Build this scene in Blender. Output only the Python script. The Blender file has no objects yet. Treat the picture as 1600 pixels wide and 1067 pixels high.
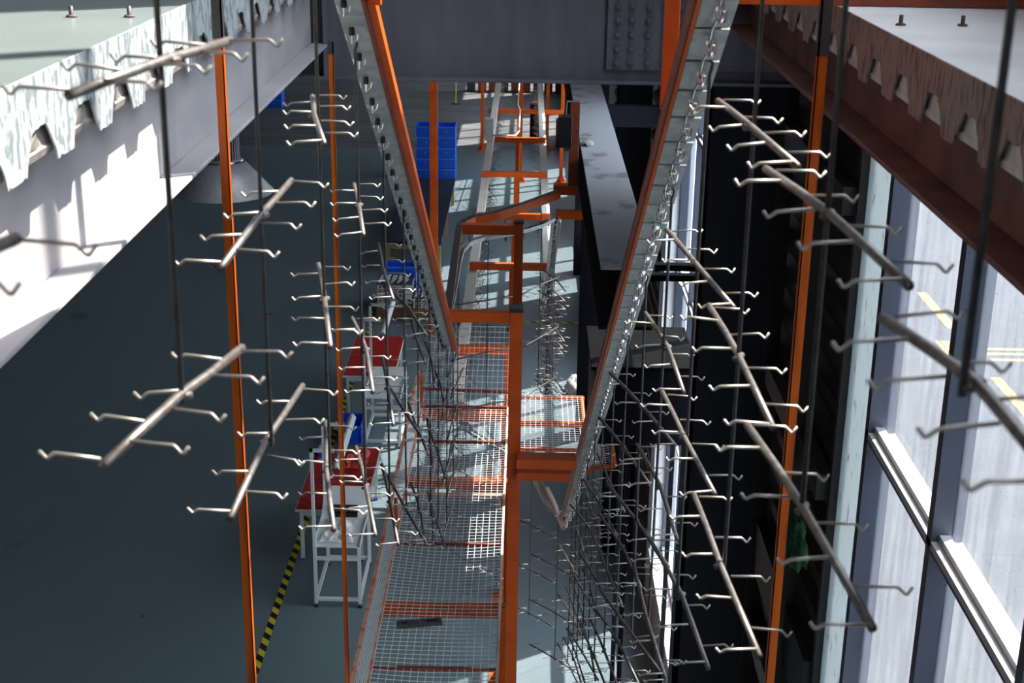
import bpy, bmesh, math, random
from mathutils import Vector, Matrix, Euler, noise
random.seed(7)
S = bpy.context.scene
COL = S.collection

# ---------------------------------------------------------------- camera, world, sun, exposure
cam_data = bpy.data.cameras.new('camera')
cam = bpy.data.objects.new('camera', cam_data); COL.objects.link(cam)
right = Vector((0.9998181562, 0.0122511141, 0.0146138547))
up = Vector((-0.0178156699, 0.3267667854, 0.9449370719))
back = Vector((0.0068012092, -0.9450255966, 0.3269256266))
M = Matrix.Identity(4)
for i in range(3):
    M[i][0], M[i][1], M[i][2] = right[i], up[i], back[i]
M[2][3] = 8.0
cam.matrix_world = M
cam_data.sensor_width = 36.0
cam_data.lens = 36.0 * 2237.0 / 1600.0
cam_data.clip_end = 400
cam_data.dof.use_dof = True
cam_data.dof.focus_distance = 8.5
cam_data.dof.aperture_fstop = 9.0
S.camera = cam

SUN_EL, SUN_AZ = math.radians(58), math.radians(33)      # azimuth from +X towards +Y
w = bpy.data.worlds.new('world'); S.world = w; w.use_nodes = True
bgn = w.node_tree.nodes['Background']
bgn.inputs[0].default_value = (0.80, 0.90, 1.0, 1); bgn.inputs[1].default_value = 5.0
sd = bpy.data.lights.new('sun', 'SUN'); sd.energy = 12.0; sd.angle = math.radians(0.6); sd.color = (1.0, 0.93, 0.84)
sun = bpy.data.objects.new('sun', sd); COL.objects.link(sun)
dv = Vector((-math.cos(SUN_EL)*math.cos(SUN_AZ), -math.cos(SUN_EL)*math.sin(SUN_AZ), -math.sin(SUN_EL)))
sun.rotation_euler = dv.to_track_quat('-Z', 'Y').to_euler()
sun.location = (30, 20, 25)
S.view_settings.view_transform = 'Standard'; S.view_settings.look = 'None'
S.view_settings.gamma = 1.0; S.view_settings.exposure = 0.68
S.view_settings.use_curve_mapping = False
S.cycles.use_denoising = True
S.cycles.max_bounces = 8; S.cycles.transparent_max_bounces = 16
S.cycles.sample_clamp_indirect = 4.0
S.cycles.caustics_reflective = False; S.cycles.caustics_refractive = False

# ---------------------------------------------------------------- materials
MATS = {}
def mat(name, col, rough=.5, metal=0.0, col2=None, scale=8.0, thr=(.4, .6), stretch=(1, 1, 1), spec=.5, bump=0.0, detail=4, noise_type='noise', rough2=None):
    m = bpy.data.materials.new(name); m.use_nodes = True; nt = m.node_tree
    b = nt.nodes['Principled BSDF']
    b.inputs['Base Color'].default_value = (*col, 1); b.inputs['Roughness'].default_value = rough
    b.inputs['Metallic'].default_value = metal; b.inputs['Specular IOR Level'].default_value = spec
    if col2 or bump or rough2 is not None:
        tc = nt.nodes.new('ShaderNodeTexCoord'); mp = nt.nodes.new('ShaderNodeMapping')
        mp.inputs['Scale'].default_value = stretch
        nt.links.new(tc.outputs['Object'], mp.inputs[0])
        if noise_type == 'voronoi':
            n = nt.nodes.new('ShaderNodeTexVoronoi'); n.inputs['Scale'].default_value = scale; fac = n.outputs['Color']
        else:
            n = nt.nodes.new('ShaderNodeTexNoise'); n.inputs['Scale'].default_value = scale; n.inputs['Detail'].default_value = detail; fac = n.outputs[0]
        nt.links.new(mp.outputs[0], n.inputs['Vector'])
        r = nt.nodes.new('ShaderNodeValToRGB')
        r.color_ramp.elements[0].position, r.color_ramp.elements[1].position = thr
        r.color_ramp.elements[0].color = (*col, 1); r.color_ramp.elements[1].color = (*(col2 or col), 1)
        nt.links.new(fac, r.inputs[0])
        if col2: nt.links.new(r.outputs[0], b.inputs['Base Color'])
        if rough2 is not None:
            mr = nt.nodes.new('ShaderNodeMapRange'); mr.inputs[3].default_value = rough; mr.inputs[4].default_value = rough2
            nt.links.new(fac, mr.inputs[0]); nt.links.new(mr.outputs[0], b.inputs['Roughness'])
        if bump:
            bp = nt.nodes.new('ShaderNodeBump'); bp.inputs['Strength'].default_value = bump; bp.inputs['Distance'].default_value = .01
            nt.links.new(fac, bp.inputs['Height']); nt.links.new(bp.outputs[0], b.inputs['Normal'])
    MATS[name] = m
    return m
ORANGE = mat('orange_paint', (.74, .115, .008), .42, 0, (.56, .072, .006), 5, (.35, .75), spec=.3)
ORANGE_DARK = mat('orange_paint_shaded_dark', (.30, .060, .022), .45, 0, (.13, .035, .025), 14, (.45, .75))  # dark maroon orange, also painted-in shade on the right slope's side rail
GALV = mat('galvanised_sheet', (.40, .45, .445), .5, .25, (.56, .60, .575), 30, (.2, .8), noise_type='voronoi')
GALV_FLASH = mat('galvanised_flashing', (.46, .50, .51), .5, .2, (.21, .25, .265), 30, (.50, .58), (1, 1.5, .8), detail=7)
DECK_LIT = mat('galvanised_deck_lit', (.80, .80, .77), .5, .1, (.55, .54, .50), 20, (.4, .7))  # pale tone paints in the light reaching the right-hand flutes
RUST_SKIRT = mat('rusty_flashing', (.36, .27, .24), .7, .1, (.17, .10, .075), 22, (.50, .64), (1, 2.4, .6), detail=6)
STEEL = mat('rack_steel', (.235, .215, .20), .4, .8, (.13, .115, .105), 40, (.4, .7))
WIRE = mat('hook_wire', (.43, .40, .365), .42, .7)
CHROME = mat('bright_steel', (.82, .82, .80), .22, 1.0)
BLACK = mat('black_plastic', (.012, .012, .014), .4)
RUBBER = mat('black_rubber', (.02, .02, .02), .8)
BEAM_L = mat('pale_beam_paint', (.42, .395, .405), .6, 0, (.32, .31, .34), 3, (.35, .7), (1, 1, 2.5), detail=6)
BEAM_X = mat('grey_beam_paint', (.115, .108, .135), .62, 0, (.070, .068, .09), 3.0, (.3, .7), (3, 1, .5), detail=8)
BEAM_TOP = mat('dusty_grey_paint', (.36, .365, .39), .6, 0, (.19, .19, .20), 4, (.56, .66), (1, .9, 1), detail=10, spec=.2)
BEAM_R = mat('brown_primer', (.24, .105, .075), .6, 0, (.14, .062, .048), 6, (.4, .65), detail=7)
COLM = mat('dark_column_paint', (.0075, .0085, .014), .6, 0, (.011, .0115, .016), 6, (.3, .7), (4, 4, .4), spec=.12)
CONC = mat('slab_concrete', (.80, .80, .81), .75, 0, (.66, .67, .68), 3, (.35, .7), detail=8)
SLAB_L = mat('sealed_slab_concrete', (.145, .175, .175), .3, 0, (.115, .14, .14), 2, (.35, .7), detail=6)
DARKWALL = mat('dark_brown_cladding', (.042, .030, .026), .55)
DARKSTEEL = mat('dark_steel', (.05, .045, .045), .5)
NAVY = mat('navy_window_frame', (.045, .055, .085), .4)
TRANSOM_LIT = mat('sunlit_transom_paint', (.70, .68, .66), .45, .2)  # pale tone carries the sunlight on the transom tops
WALLP = mat('pink_grey_plaster', (.42, .36, .35), .8, 0, (.34, .29, .28), 4, (.4, .7), detail=8)
SILLW = mat('white_sill_stone', (.80, .80, .78), .6, 0, (.62, .63, .64), 6, (.5, .7))
PIERW = mat('pale_panel', (.86, .90, .91), .5, 0, (.45, .45, .43), 9, (.66, .74), (3, 3, 1), detail=9)
WHITEP = mat('white_powder_coat', (.78, .80, .78), .4)
RAILW = mat('pale_rail', (.86, .78, .70), .45, .0, (.84, .62, .50), 3, (.5, .8))
RED = mat('red_mat', (.62, .022, .014), .45, 0, (.20, .005, .008), 6, (.42, .66), (1, 4, 1), detail=7)
REDCLOTH = mat('red_cloth', (.75, .06, .035), .6)
BLUE = mat('blue_plastic', (.010, .13, .85), .38)
NAVYTOP = mat('dark_table_top', (.020, .024, .042), .35)
WOOD = mat('tan_wood_leg', (.42, .27, .09), .6)
CARD = mat('brown_cardboard', (.22, .12, .055), .8, 0, (.17, .09, .04), 12, (.4, .6))
BLUE_L = mat('blue_plastic_edge', (.06, .28, .95), .38)
WHITEPL = mat('white_plastic_parts', (.80, .79, .77), .5, 0, (.05, .045, .05), 16, (.54, .58), (1, 1, 1.2), detail=3)
WHITEPL2 = mat('white_plastic', (.84, .83, .82), .5)
GREEN = mat('green_net', (.004, .085, .02), .7, 0, (.002, .03, .01), 60, (.45, .6), bump=.6)
LAMPG = mat('lamp_grey', (.44, .43, .45), .5, .4, (.38, .37, .39), 90, (.45, .55))
PURPLE = mat('purple_plastic', (.12, .04, .45), .35)
CABR = mat('dark_red_paint', (.30, .035, .02), .5)
BAG = mat('translucent_bag', (.42, .41, .40), .4)
YEL = mat('yellow_marking', (.78, .52, .12), .7)
YEL2 = mat('yellow_paint', (.80, .60, .05), .5)
PALEYEL = mat('road_marking', (.42, .29, .10), .8)
ASPH = mat('outdoor_paving', (.095, .095, .098), .85, 0, (.075, .075, .078), 1.5, (.35, .7), detail=9)
MESHW = mat('white_mesh_wire', (.92, .91, .90), .45)
MESHP = mat('worn_orange_edge', (.72, .42, .32), .6, 0, (.72, .16, .04), 9, (.45, .6))

def floor_mat():
    m = bpy.data.materials.new('floor_coating'); m.use_nodes = True; nt = m.node_tree; b = nt.nodes['Principled BSDF']
    tc = nt.nodes.new('ShaderNodeTexCoord'); sx = nt.nodes.new('ShaderNodeSeparateXYZ'); nt.links.new(tc.outputs['Object'], sx.inputs[0])
    n = nt.nodes.new('ShaderNodeTexNoise'); n.inputs['Scale'].default_value = .6; n.inputs['Detail'].default_value = 8
    nt.links.new(tc.outputs['Object'], n.inputs['Vector'])
    r = nt.nodes.new('ShaderNodeValToRGB'); r.color_ramp.elements[0].color = (.135, .178, .196, 1); r.color_ramp.elements[1].color = (.18, .232, .248, 1)
    nt.links.new(n.outputs[0], r.inputs[0])
    mp = nt.nodes.new('ShaderNodeMapping'); mp.inputs['Scale'].default_value = (.5, 2.5, 1); nt.links.new(tc.outputs['Object'], mp.inputs[0])
    n2 = nt.nodes.new('ShaderNodeTexNoise'); n2.inputs['Scale'].default_value = .9; n2.inputs['Detail'].default_value = 9; nt.links.new(mp.outputs[0], n2.inputs['Vector'])
    r2 = nt.nodes.new('ShaderNodeValToRGB'); r2.color_ramp.elements[0].position = .35; r2.color_ramp.elements[1].position = .7
    r2.color_ramp.elements[0].color = (.10, .105, .108, 1); r2.color_ramp.elements[1].color = (.20, .20, .20, 1)
    nt.links.new(n2.outputs[0], r2.inputs[0])
    g = nt.nodes.new('ShaderNodeMath'); g.operation = 'GREATER_THAN'; g.inputs[1].default_value = 39.4
    nt.links.new(sx.outputs[1], g.inputs[0])
    mx = nt.nodes.new('ShaderNodeMix'); mx.data_type = 'RGBA'
    nt.links.new(g.outputs[0], mx.inputs[0]); nt.links.new(r.outputs[0], mx.inputs[6]); nt.links.new(r2.outputs[0], mx.inputs[7])
    nt.links.new(mx.outputs[2], b.inputs['Base Color'])
    mr = nt.nodes.new('ShaderNodeMapRange'); mr.inputs[3].default_value = .22; mr.inputs[4].default_value = .40
    nt.links.new(n.outputs[0], mr.inputs[0])
    ad = nt.nodes.new('ShaderNodeMath'); ad.operation = 'MULTIPLY_ADD'; ad.inputs[1].default_value = .25
    nt.links.new(g.outputs[0], ad.inputs[0]); nt.links.new(mr.outputs[0], ad.inputs[2]); nt.links.new(ad.outputs[0], b.inputs['Roughness'])
    b.inputs['Specular IOR Level'].default_value = .5
    return m
FLOOR = floor_mat()

def glass_mat(name, lo, hi, scatter=(.62, .66, .70)):
    """window glass with dried rain dirt: a clear pane showing through a film of dust"""
    m = bpy.data.materials.new(name); m.use_nodes = True; nt = m.node_tree; nt.nodes.clear()
    out = nt.nodes.new('ShaderNodeOutputMaterial')
    tr = nt.nodes.new('ShaderNodeBsdfTransparent'); tr.inputs[0].default_value = (.93, .95, .97, 1)
    gl = nt.nodes.new('ShaderNodeBsdfGlossy'); gl.inputs['Roughness'].default_value = .05
    df = nt.nodes.new('ShaderNodeBsdfDiffuse'); df.inputs[0].default_value = (*scatter, 1)
    tl = nt.nodes.new('ShaderNodeBsdfTranslucent'); tl.inputs[0].default_value = (*scatter, 1)
    m0 = nt.nodes.new('ShaderNodeMixShader'); m0.inputs[0].default_value = .55
    nt.links.new(df.outputs[0], m0.inputs[1]); nt.links.new(tl.outputs[0], m0.inputs[2])
    m1 = nt.nodes.new('ShaderNodeMixShader'); m1.inputs[0].default_value = .06
    nt.links.new(tr.outputs[0], m1.inputs[1]); nt.links.new(gl.outputs[0], m1.inputs[2])
    tc = nt.nodes.new('ShaderNodeTexCoord'); mp = nt.nodes.new('ShaderNodeMapping'); mp.inputs['Scale'].default_value = (9, 9, .8)
    nt.links.new(tc.outputs['Object'], mp.inputs[0])
    n = nt.nodes.new('ShaderNodeTexNoise'); n.inputs['Scale'].default_value = 2.2; n.inputs['Detail'].default_value = 10; n.inputs['Roughness'].default_value = .7
    nt.links.new(mp.outputs[0], n.inputs['Vector'])
    n2 = nt.nodes.new('ShaderNodeTexNoise'); n2.inputs['Scale'].default_value = 70; n2.inputs['Detail'].default_value = 3
    nt.links.new(tc.outputs['Object'], n2.inputs['Vector'])
    mr = nt.nodes.new('ShaderNodeMapRange'); mr.inputs[1].default_value = .35; mr.inputs[2].default_value = .72
    mr.inputs[3].default_value = lo; mr.inputs[4].default_value = hi
    nt.links.new(n.outputs[0], mr.inputs[0])
    sp = nt.nodes.new('ShaderNodeMapRange'); sp.inputs[1].default_value = .66; sp.inputs[2].default_value = .74; sp.inputs[3].default_value = 0; sp.inputs[4].default_value = .45
    nt.links.new(n2.outputs[0], sp.inputs[0])
    a = nt.nodes.new('ShaderNodeMath'); a.operation = 'ADD'; a.use_clamp = True
    nt.links.new(mr.outputs[0], a.inputs[0]); nt.links.new(sp.outputs[0], a.inputs[1])
    m2 = nt.nodes.new('ShaderNodeMixShader'); nt.links.new(a.outputs[0], m2.inputs[0])
    nt.links.new(m1.outputs[0], m2.inputs[1]); nt.links.new(m0.outputs[0], m2.inputs[2])
    nt.links.new(m2.outputs[0], out.inputs[0])
    return m
GLASS_UP = glass_mat('dusty_glass', .22, .60, (.15, .16, .18))
GLASS_LOW = glass_mat('clear_glass', .10, .30, (.45, .48, .54))

def hazard_mat():
    m = bpy.data.materials.new('hazard_tape'); m.use_nodes = True; nt = m.node_tree; b = nt.nodes['Principled BSDF']
    b.inputs['Roughness'].default_value = .4
    tc = nt.nodes.new('ShaderNodeTexCoord'); sx = nt.nodes.new('ShaderNodeSeparateXYZ'); nt.links.new(tc.outputs['Object'], sx.inputs[0])
    s = nt.nodes.new('ShaderNodeMath'); s.operation = 'MULTIPLY_ADD'; s.inputs[1].default_value = 1.0
    nt.links.new(sx.outputs[0], s.inputs[0]); nt.links.new(sx.outputs[1], s.inputs[2])
    f = nt.nodes.new('ShaderNodeMath'); f.operation = 'MULTIPLY'; f.inputs[1].default_value = 4.6; nt.links.new(s.outputs[0], f.inputs[0])
    fr = nt.nodes.new('ShaderNodeMath'); fr.operation = 'FRACT'; nt.links.new(f.outputs[0], fr.inputs[0])
    g = nt.nodes.new('ShaderNodeMath'); g.operation = 'GREATER_THAN'; g.inputs[1].default_value = .5; nt.links.new(fr.outputs[0], g.inputs[0])
    mx = nt.nodes.new('ShaderNodeMix'); mx.data_type = 'RGBA'; mx.inputs[6].default_value = (.015, .015, .015, 1); mx.inputs[7].default_value = (.72, .58, .03, 1)
    nt.links.new(g.outputs[0], mx.inputs[0]); nt.links.new(mx.outputs[2], b.inputs['Base Color'])
    return m
HAZ = hazard_mat()

# ---------------------------------------------------------------- mesh helpers
class MB:
    def __init__(s): s.v = []; s.f = []; s.mi = []
    def add(s, vs, fs, mi=0):
        o = len(s.v); s.v += [tuple(v) for v in vs]; s.f += [tuple(i+o for i in f) for f in fs]; s.mi += [mi]*len(fs); return s
    def box(s, x0, x1, y0, y1, z0, z1, mi=0):
        return s.add([(x0,y0,z0),(x1,y0,z0),(x1,y1,z0),(x0,y1,z0),(x0,y0,z1),(x1,y0,z1),(x1,y1,z1),(x0,y1,z1)],
                     [(0,3,2,1),(4,5,6,7),(0,1,5,4),(1,2,6,5),(2,3,7,6),(3,0,4,7)], mi)
    def bar(s, a, b, wx, wz, side=None, mi=0):
        """rectangular bar from a to b; wx across (horizontal), wz the other way"""
        a = Vector(a); b = Vector(b); t = (b-a).normalized()
        if side is None:
            side = Vector((t.y, -t.x, 0))
            side = side.normalized() if side.length > 1e-4 else Vector((1, 0, 0))
        side = Vector(side); u = side.cross(t).normalized()
        vs = []
        for p in (a, b):
            for i, j in ((-1,-1),(1,-1),(1,1),(-1,1)): vs.append(p + side*(i*wx/2) + u*(j*wz/2))
        return s.add(vs, [(0,1,2,3),(7,6,5,4),(0,4,5,1),(1,5,6,2),(2,6,7,3),(3,7,4,0)], mi)
    def tube(s, pts, r, n=6, mi=0, cap=True):
        pts = [Vector(p) for p in pts]; rings = []
        rs = r if isinstance(r, (list, tuple)) else [r]*len(pts)
        prev = None
        for i, p in enumerate(pts):
            t = ((pts[min(i+1, len(pts)-1)] - p).normalized() + (p - pts[max(i-1, 0)]).normalized())
            t = t.normalized() if t.length > 1e-6 else Vector((0, 0, 1))
            if prev is None:
                a = t.orthogonal().normalized()
            else:
                a = (prev - t*prev.dot(t)); a = a.normalized() if a.length > 1e-6 else t.orthogonal().normalized()
            prev = a; b = t.cross(a)
            rings.append([p + (a*math.cos(k*math.tau/n) + b*math.sin(k*math.tau/n))*rs[i] for k in range(n)])
        vs = [v for rg in rings for v in rg]; fs = []
        for i in range(len(pts)-1):
            for k in range(n): fs.append((i*n+k, i*n+(k+1) % n, (i+1)*n+(k+1) % n, (i+1)*n+k))
        if cap: fs.append(tuple(range(n-1, -1, -1))); fs.append(tuple((len(pts)-1)*n+k for k in range(n)))
        return s.add(vs, fs, mi)
    def lathe(s, c, prof, n=32, mi=0):
        vs = []; fs = []
        for (r, z) in prof:
            for k in range(n): vs.append((c[0]+r*math.cos(k*math.tau/n), c[1]+r*math.sin(k*math.tau/n), c[2]+z))
        for i in range(len(prof)-1):
            for k in range(n): fs.append((i*n+k, i*n+(k+1) % n, (i+1)*n+(k+1) % n, (i+1)*n+k))
        return s.add(vs, fs, mi)
    def sweep(s, pts, prof, closed=True, mi=0):
        """prof: (lateral to the right, up) offsets swept along pts"""
        pts = [Vector(p) for p in pts]; n = len(prof); vs = []; fs = []
        for i, p in enumerate(pts):
            t = (pts[min(i+1, len(pts)-1)] - pts[max(i-1, 0)]).normalized()
            lat = Vector((t.y, -t.x, 0)).normalized(); u = lat.cross(t).normalized()
            for a, b in prof: vs.append(p + lat*a + u*b)
        for i in range(len(pts)-1):
            for k in range(n if closed else n-1): fs.append((i*n+k, i*n+(k+1) % n, (i+1)*n+(k+1) % n, (i+1)*n+k))
        if closed: fs.append(tuple(range(n-1, -1, -1))); fs.append(tuple((len(pts)-1)*n+k for k in range(n)))
        return s.add(vs, fs, mi)
    def mesh(s, name, mats, smooth=False):
        me = bpy.data.meshes.new(name); me.from_pydata(s.v, [], s.f)
        for m in (mats if isinstance(mats, (list, tuple)) else [mats]): me.materials.append(m)
        for p, i in zip(me.polygons, s.mi): p.material_index = i; p.use_smooth = smooth
        me.update(); return me
    def build(s, name, mats, parent=None, smooth=False):
        o = bpy.data.objects.new(name, s.mesh(name, mats, smooth)); COL.objects.link(o)
        if parent: o.parent = parent; o.matrix_parent_inverse = Matrix.Translation(parent.location).inverted() if parent.parent is None else Matrix.Identity(4)
        return o
def tag(o, label, cat, group=None):
    o['label'] = label; o['category'] = cat
    if group: o['group'] = group
    return o
def struct(o): o['kind'] = 'structure'; return o
def root(name, loc, label, cat, group=None):
    o = bpy.data.objects.new(name, None); COL.objects.link(o); o.location = loc; o.empty_display_size = .1
    return tag(o, label, cat, group)
def lab(o, l): o['label'] = l; return o
def inst(name, me, parent, loc=(0,0,0), rot=(0,0,0)):
    o = bpy.data.objects.new(name, me); COL.objects.link(o); o.parent = parent; o.location = loc; o.rotation_euler = rot
    return o
def bevel(o, wd=.004, seg=2):
    m = o.modifiers.new('bevel', 'BEVEL'); m.width = wd; m.segments = seg; m.limit_method = 'ANGLE'; return o

# ================================================================ THE BUILDING
XW = 1.65                                  # glazed side wall
struct(MB().box(-14, XW+.2, -3, 75, -.2, 0).build('floor', FLOOR))
# upper floor slab with its long opening (X -1..1, Y -2..7.3)
m = MB()
m.box(-14, -1.0, -3, 75, 7.44, 7.55, 0); m.box(1.0, XW+.15, -3, 7.3, 7.44, 7.53, 1)
m.box(-1.0, XW+.15, 7.62, 75, 7.44, 7.53, 1); m.box(-1.0, 1.0, -3, -1.2, 7.44, 7.53, 1)
struct(m.build('ceiling', [SLAB_L, CONC]))
# walls of the lower hall
struct(MB().box(-14.2, -14, -3, 75, 0, 14.0).build('wall_left', mat('left_wall_paint', (.10, .11, .12), .8)))
struct(MB().box(-14, XW+.15, 75, 75.2, 0, 14.0).build('wall_back', MATS['left_wall_paint']))
m = MB(); m.box(-14, XW+.15, -3.2, -3, 0, 14.0)
struct(m.build('wall_front', MATS['left_wall_paint']))

struct(MB().box(-14, XW+.15, -3, 75, 14.0, 14.2).build('roof', CONC))
# right wall : bays of 3.9 m, glazed and clad by turns, low plaster wall with a white sill below the glass
BAY = 3.93
piers = [-1.59 + BAY*i for i in range(20)]     # near faces of the piers: 6.27, 10.2, 14.13 ...
wr = MB(); cl = MB()
for i, y in enumerate(piers):
    x_in = 1.45 if y > 9 else 1.60
    if i == 2:                      # beside the near window a frosted panel takes the pier's place
        wr.box(1.60, XW+.15, 6.06, y+.42, 7.53, 14.0, 0); wr.box(1.58, XW+.15, 6.64, 6.69, 0, 7.44, 2); continue
    wr.box(x_in, XW+.15, y, y+.42, 0, 7.44, 0); wr.box(1.60, XW+.15, y, y+.42, 7.53, 14.0, 0)
for i in range(len(piers)-1):
    y0, y1 = piers[i]+.42, piers[i+1]
    glazed = (i % 2 == 1)
    if glazed:
        wr.box(1.45, XW+.12, y0, y1, 0, .70, 1)
        wr.box(1.60, XW+.12, y0, y1, 7.53, 8.75, 0)
    else:
        z = 0.0                      # horizontal ribs of the cladding
        n = 0
        vs = []; fs = []
        prof = []
        while z < 7.4:
            prof += [(1.66, z), (1.66, z+.10), (1.60, z+.13), (1.60, z+.21)]; z += .245
        prof.append((1.66, 7.44))
        for yy in (y0, y1): vs += [(px, yy, pz) for px, pz in prof]
        k = len(prof)
        fs = [(j, j+1, k+j+1, k+j) for j in range(k-1)]
        cl.add(vs, fs, 0)
        cl.box(1.70, 1.78, y0, y1, 0, 14.0, 0)
wr_o = struct(wr.build('wall_right', [PIERW, WALLP, DARKSTEEL]))
def frosted():
    m = bpy.data.materials.new('frosted_panel'); m.use_nodes = True; nt = m.node_tree; nt.nodes.clear()
    out = nt.nodes.new('ShaderNodeOutputMaterial'); df = nt.nodes.new('ShaderNodeBsdfDiffuse'); tl = nt.nodes.new('ShaderNodeBsdfTranslucent'); mx = nt.nodes.new('ShaderNodeMixShader')
    tc = nt.nodes.new('ShaderNodeTexCoord'); mp = nt.nodes.new('ShaderNodeMapping'); mp.inputs['Scale'].default_value = (3, 3, 1.4); n = nt.nodes.new('ShaderNodeTexNoise'); n.inputs['Scale'].default_value = 7; n.inputs['Detail'].default_value = 9
    r = nt.nodes.new('ShaderNodeValToRGB'); r.color_ramp.elements[0].position = .60; r.color_ramp.elements[1].position = .74
    r.color_ramp.elements[0].color = (.42, .455, .47, 1); r.color_ramp.elements[1].color = (.15, .15, .15, 1)
    nt.links.new(tc.outputs['Object'], mp.inputs[0]); nt.links.new(mp.outputs[0], n.inputs['Vector']); nt.links.new(n.outputs[0], r.inputs[0])
    nt.links.new(r.outputs[0], df.inputs[0]); nt.links.new(r.outputs[0], tl.inputs[0]); mx.inputs[0].default_value = .6
    nt.links.new(df.outputs[0], mx.inputs[1]); nt.links.new(tl.outputs[0], mx.inputs[2]); nt.links.new(mx.outputs[0], out.inputs[0])
    return m
struct(MB().box(1.620, 1.632, 6.05, 6.64, 0, 7.44).build('trim_4', frosted()))
struct(cl.build('wall_right_cladding', DARKWALL, wr_o))
sl = MB()
for i in range(len(piers)-1):
    if i % 2 == 1: sl.box(1.43, XW+.16, piers[i]+.42, piers[i+1], .70, .74)
struct(sl.build('trim_1', SILLW))
wn = 0
for i in range(len(piers)-1):
    if i % 2 != 1: continue
    wn += 1
    y0, y1 = piers[i]+.42, piers[i+1]
    fr = MB()
    th = (y1-y0)/3
    ms = [y0+.03, y0+th, y0+2*th, y1-.03]
    if i == 1: y1 = 6.05
    if i == 1: ms = [y0+.03, 3.90, 4.95, 6.02]       # the near bay, its mullions where the photo shows them
    for yy in ms: fr.box(1.57, 1.69, yy-.03, yy+.03, .74, 7.44); fr.box(1.60, 1.69, yy-.03, yy+.03, 8.75, 14.0)
    fo = struct(fr.build('window_%d' % wn, NAVY))
    tr = MB()
    for zt in (2.3, 3.9, 5.5):
        tr.box(1.575, 1.69, y0, y1, zt-.03, zt-.008, 1); tr.box(1.57, 1.69, y0, y1, zt-.008, zt+.022, 0)  # sunlight painted in as a pale upper part, navy below
        tr.box(1.60, 1.64, y0, y1, zt+.022, zt+.05, 0)
    tr.box(1.57, 1.69, y0, y1, 7.38, 7.44, 1); tr.box(1.57, 1.69, y0, y1, .74, .79, 0)
    tro = tr.build('transom', [TRANSOM_LIT, NAVY], fo)
    for (z0, z1, gm) in ((.79, 2.27, GLASS_LOW), (2.35, 3.87, GLASS_LOW), (3.95, 5.47, GLASS_UP if i == 1 else GLASS_LOW), (5.55, 7.38, GLASS_UP if i == 1 else GLASS_LOW)):
        yy = [y0]+ms[1:-1]+[y1]
        for a, b in zip(yy[:-1], yy[1:]):
            MB().box(1.645, 1.651, a+.03, b-.03, z0, z1).build('pane', gm, fo)
# girts and posts bolted to the inside of the dark bay
g = root('wall_girt_frame', (1.5, 6.7, 4.0), 'dark steel girts and posts braced across the brown ribbed cladding', 'wall framing')
for z in (6.35, 4.85, 3.1): MB().box(1.52, 1.60, 6.70, 10.19, z, z+.14).build('girt', DARKSTEEL, g)
for y in (7.3, 8.4): MB().box(1.50, 1.60, y, y+.08, 0, 7.4).build('post', DARKSTEEL, g)
MB().box(1.54, 1.60, 6.70, 10.19, 3.55, 3.9).build('cable_tray', mat('cable_tray_grey', (.03, .03, .035), .5), g)

# outdoors beyond the glass
struct(MB().box(XW+.2, 80, -60, 140, -.25, -.05).build('outdoor_ground', ASPH))
mk = root('road_marking', (7.7, 22.5, -.05), 'pale yellow painted arrow and lines on the grey paving outside', 'road marking')
m = MB(); m.box(7.62, 7.80, 24.4, 26.6, -.05, -.045); m.box(7.62, 7.80, 13, 21.9, -.05, -.045); m.build('line', PALEYEL, mk)
m = MB()
for k in range(5):
    m.box(7.2+.10*k, 7.28+.10*k, 22.8+.1*k, 23.7, -.05, -.045)
m.box(7.75, 8.7, 23.0, 23.12, -.05, -.045); m.box(7.75, 8.7, 23.25, 23.37, -.05, -.045); m.box(7.9, 8.5, 22.7, 22.82, -.05, -.045)
m.build('lettering', PALEYEL, mk)

# toothed flashing at both slab edges, with the deck flutes behind it
def skirt(x, sgn, ztop, nm, mt, rough_amp, y0=-1.2, y1=7.28):
    mb = MB(); n = int((y1-y0)/.01)
    top = []; bot = []
    for i in range(n+1):
        y = y0 + i*(y1-y0)/n
        ph = ((y - 2.89) / .305) % 1.0; d = min(ph, 1-ph)*.305      # distance from a gap's middle
        if d < .045: z = 7.445
        elif d < .095: z = 7.445 - (d-.045)/.05*.065
        else: z = 7.36
        z += rough_amp*(noise.noise(Vector((y*38, sgn*5, 0)))+.6*noise.noise(Vector((y*95, sgn*9, 2))))
        if .05 < d < .1: z -= 0
        top.append((y, ztop)); bot.append((y, min(z, 7.46)))
    vs = []
    for (y, zt), (_, zb) in zip(top, bot):
        vs += [(x+sgn*.010, y, zt), (x+sgn*.010, y, zb), (x+sgn*.005, y, zb), (x+sgn*.005, y, zt)]
    fs = []
    for i in range(n):
        a = 4*i; b = a+4
        fs += [(a, b, b+1, a+1), (a+1, b+1, b+2, a+2), (a+2, b+2, b+3, a+3), (a+3, b+3, b, a)]
    mb.add(vs, fs)
    return struct(mb.build(nm, mt))
s1 = skirt(-1.0, 1, 7.552, 'trim_2', GALV_FLASH, .008)
s2 = skirt(1.0, -1, 7.532, 'trim_3', RUST_SKIRT, .009)
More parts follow.
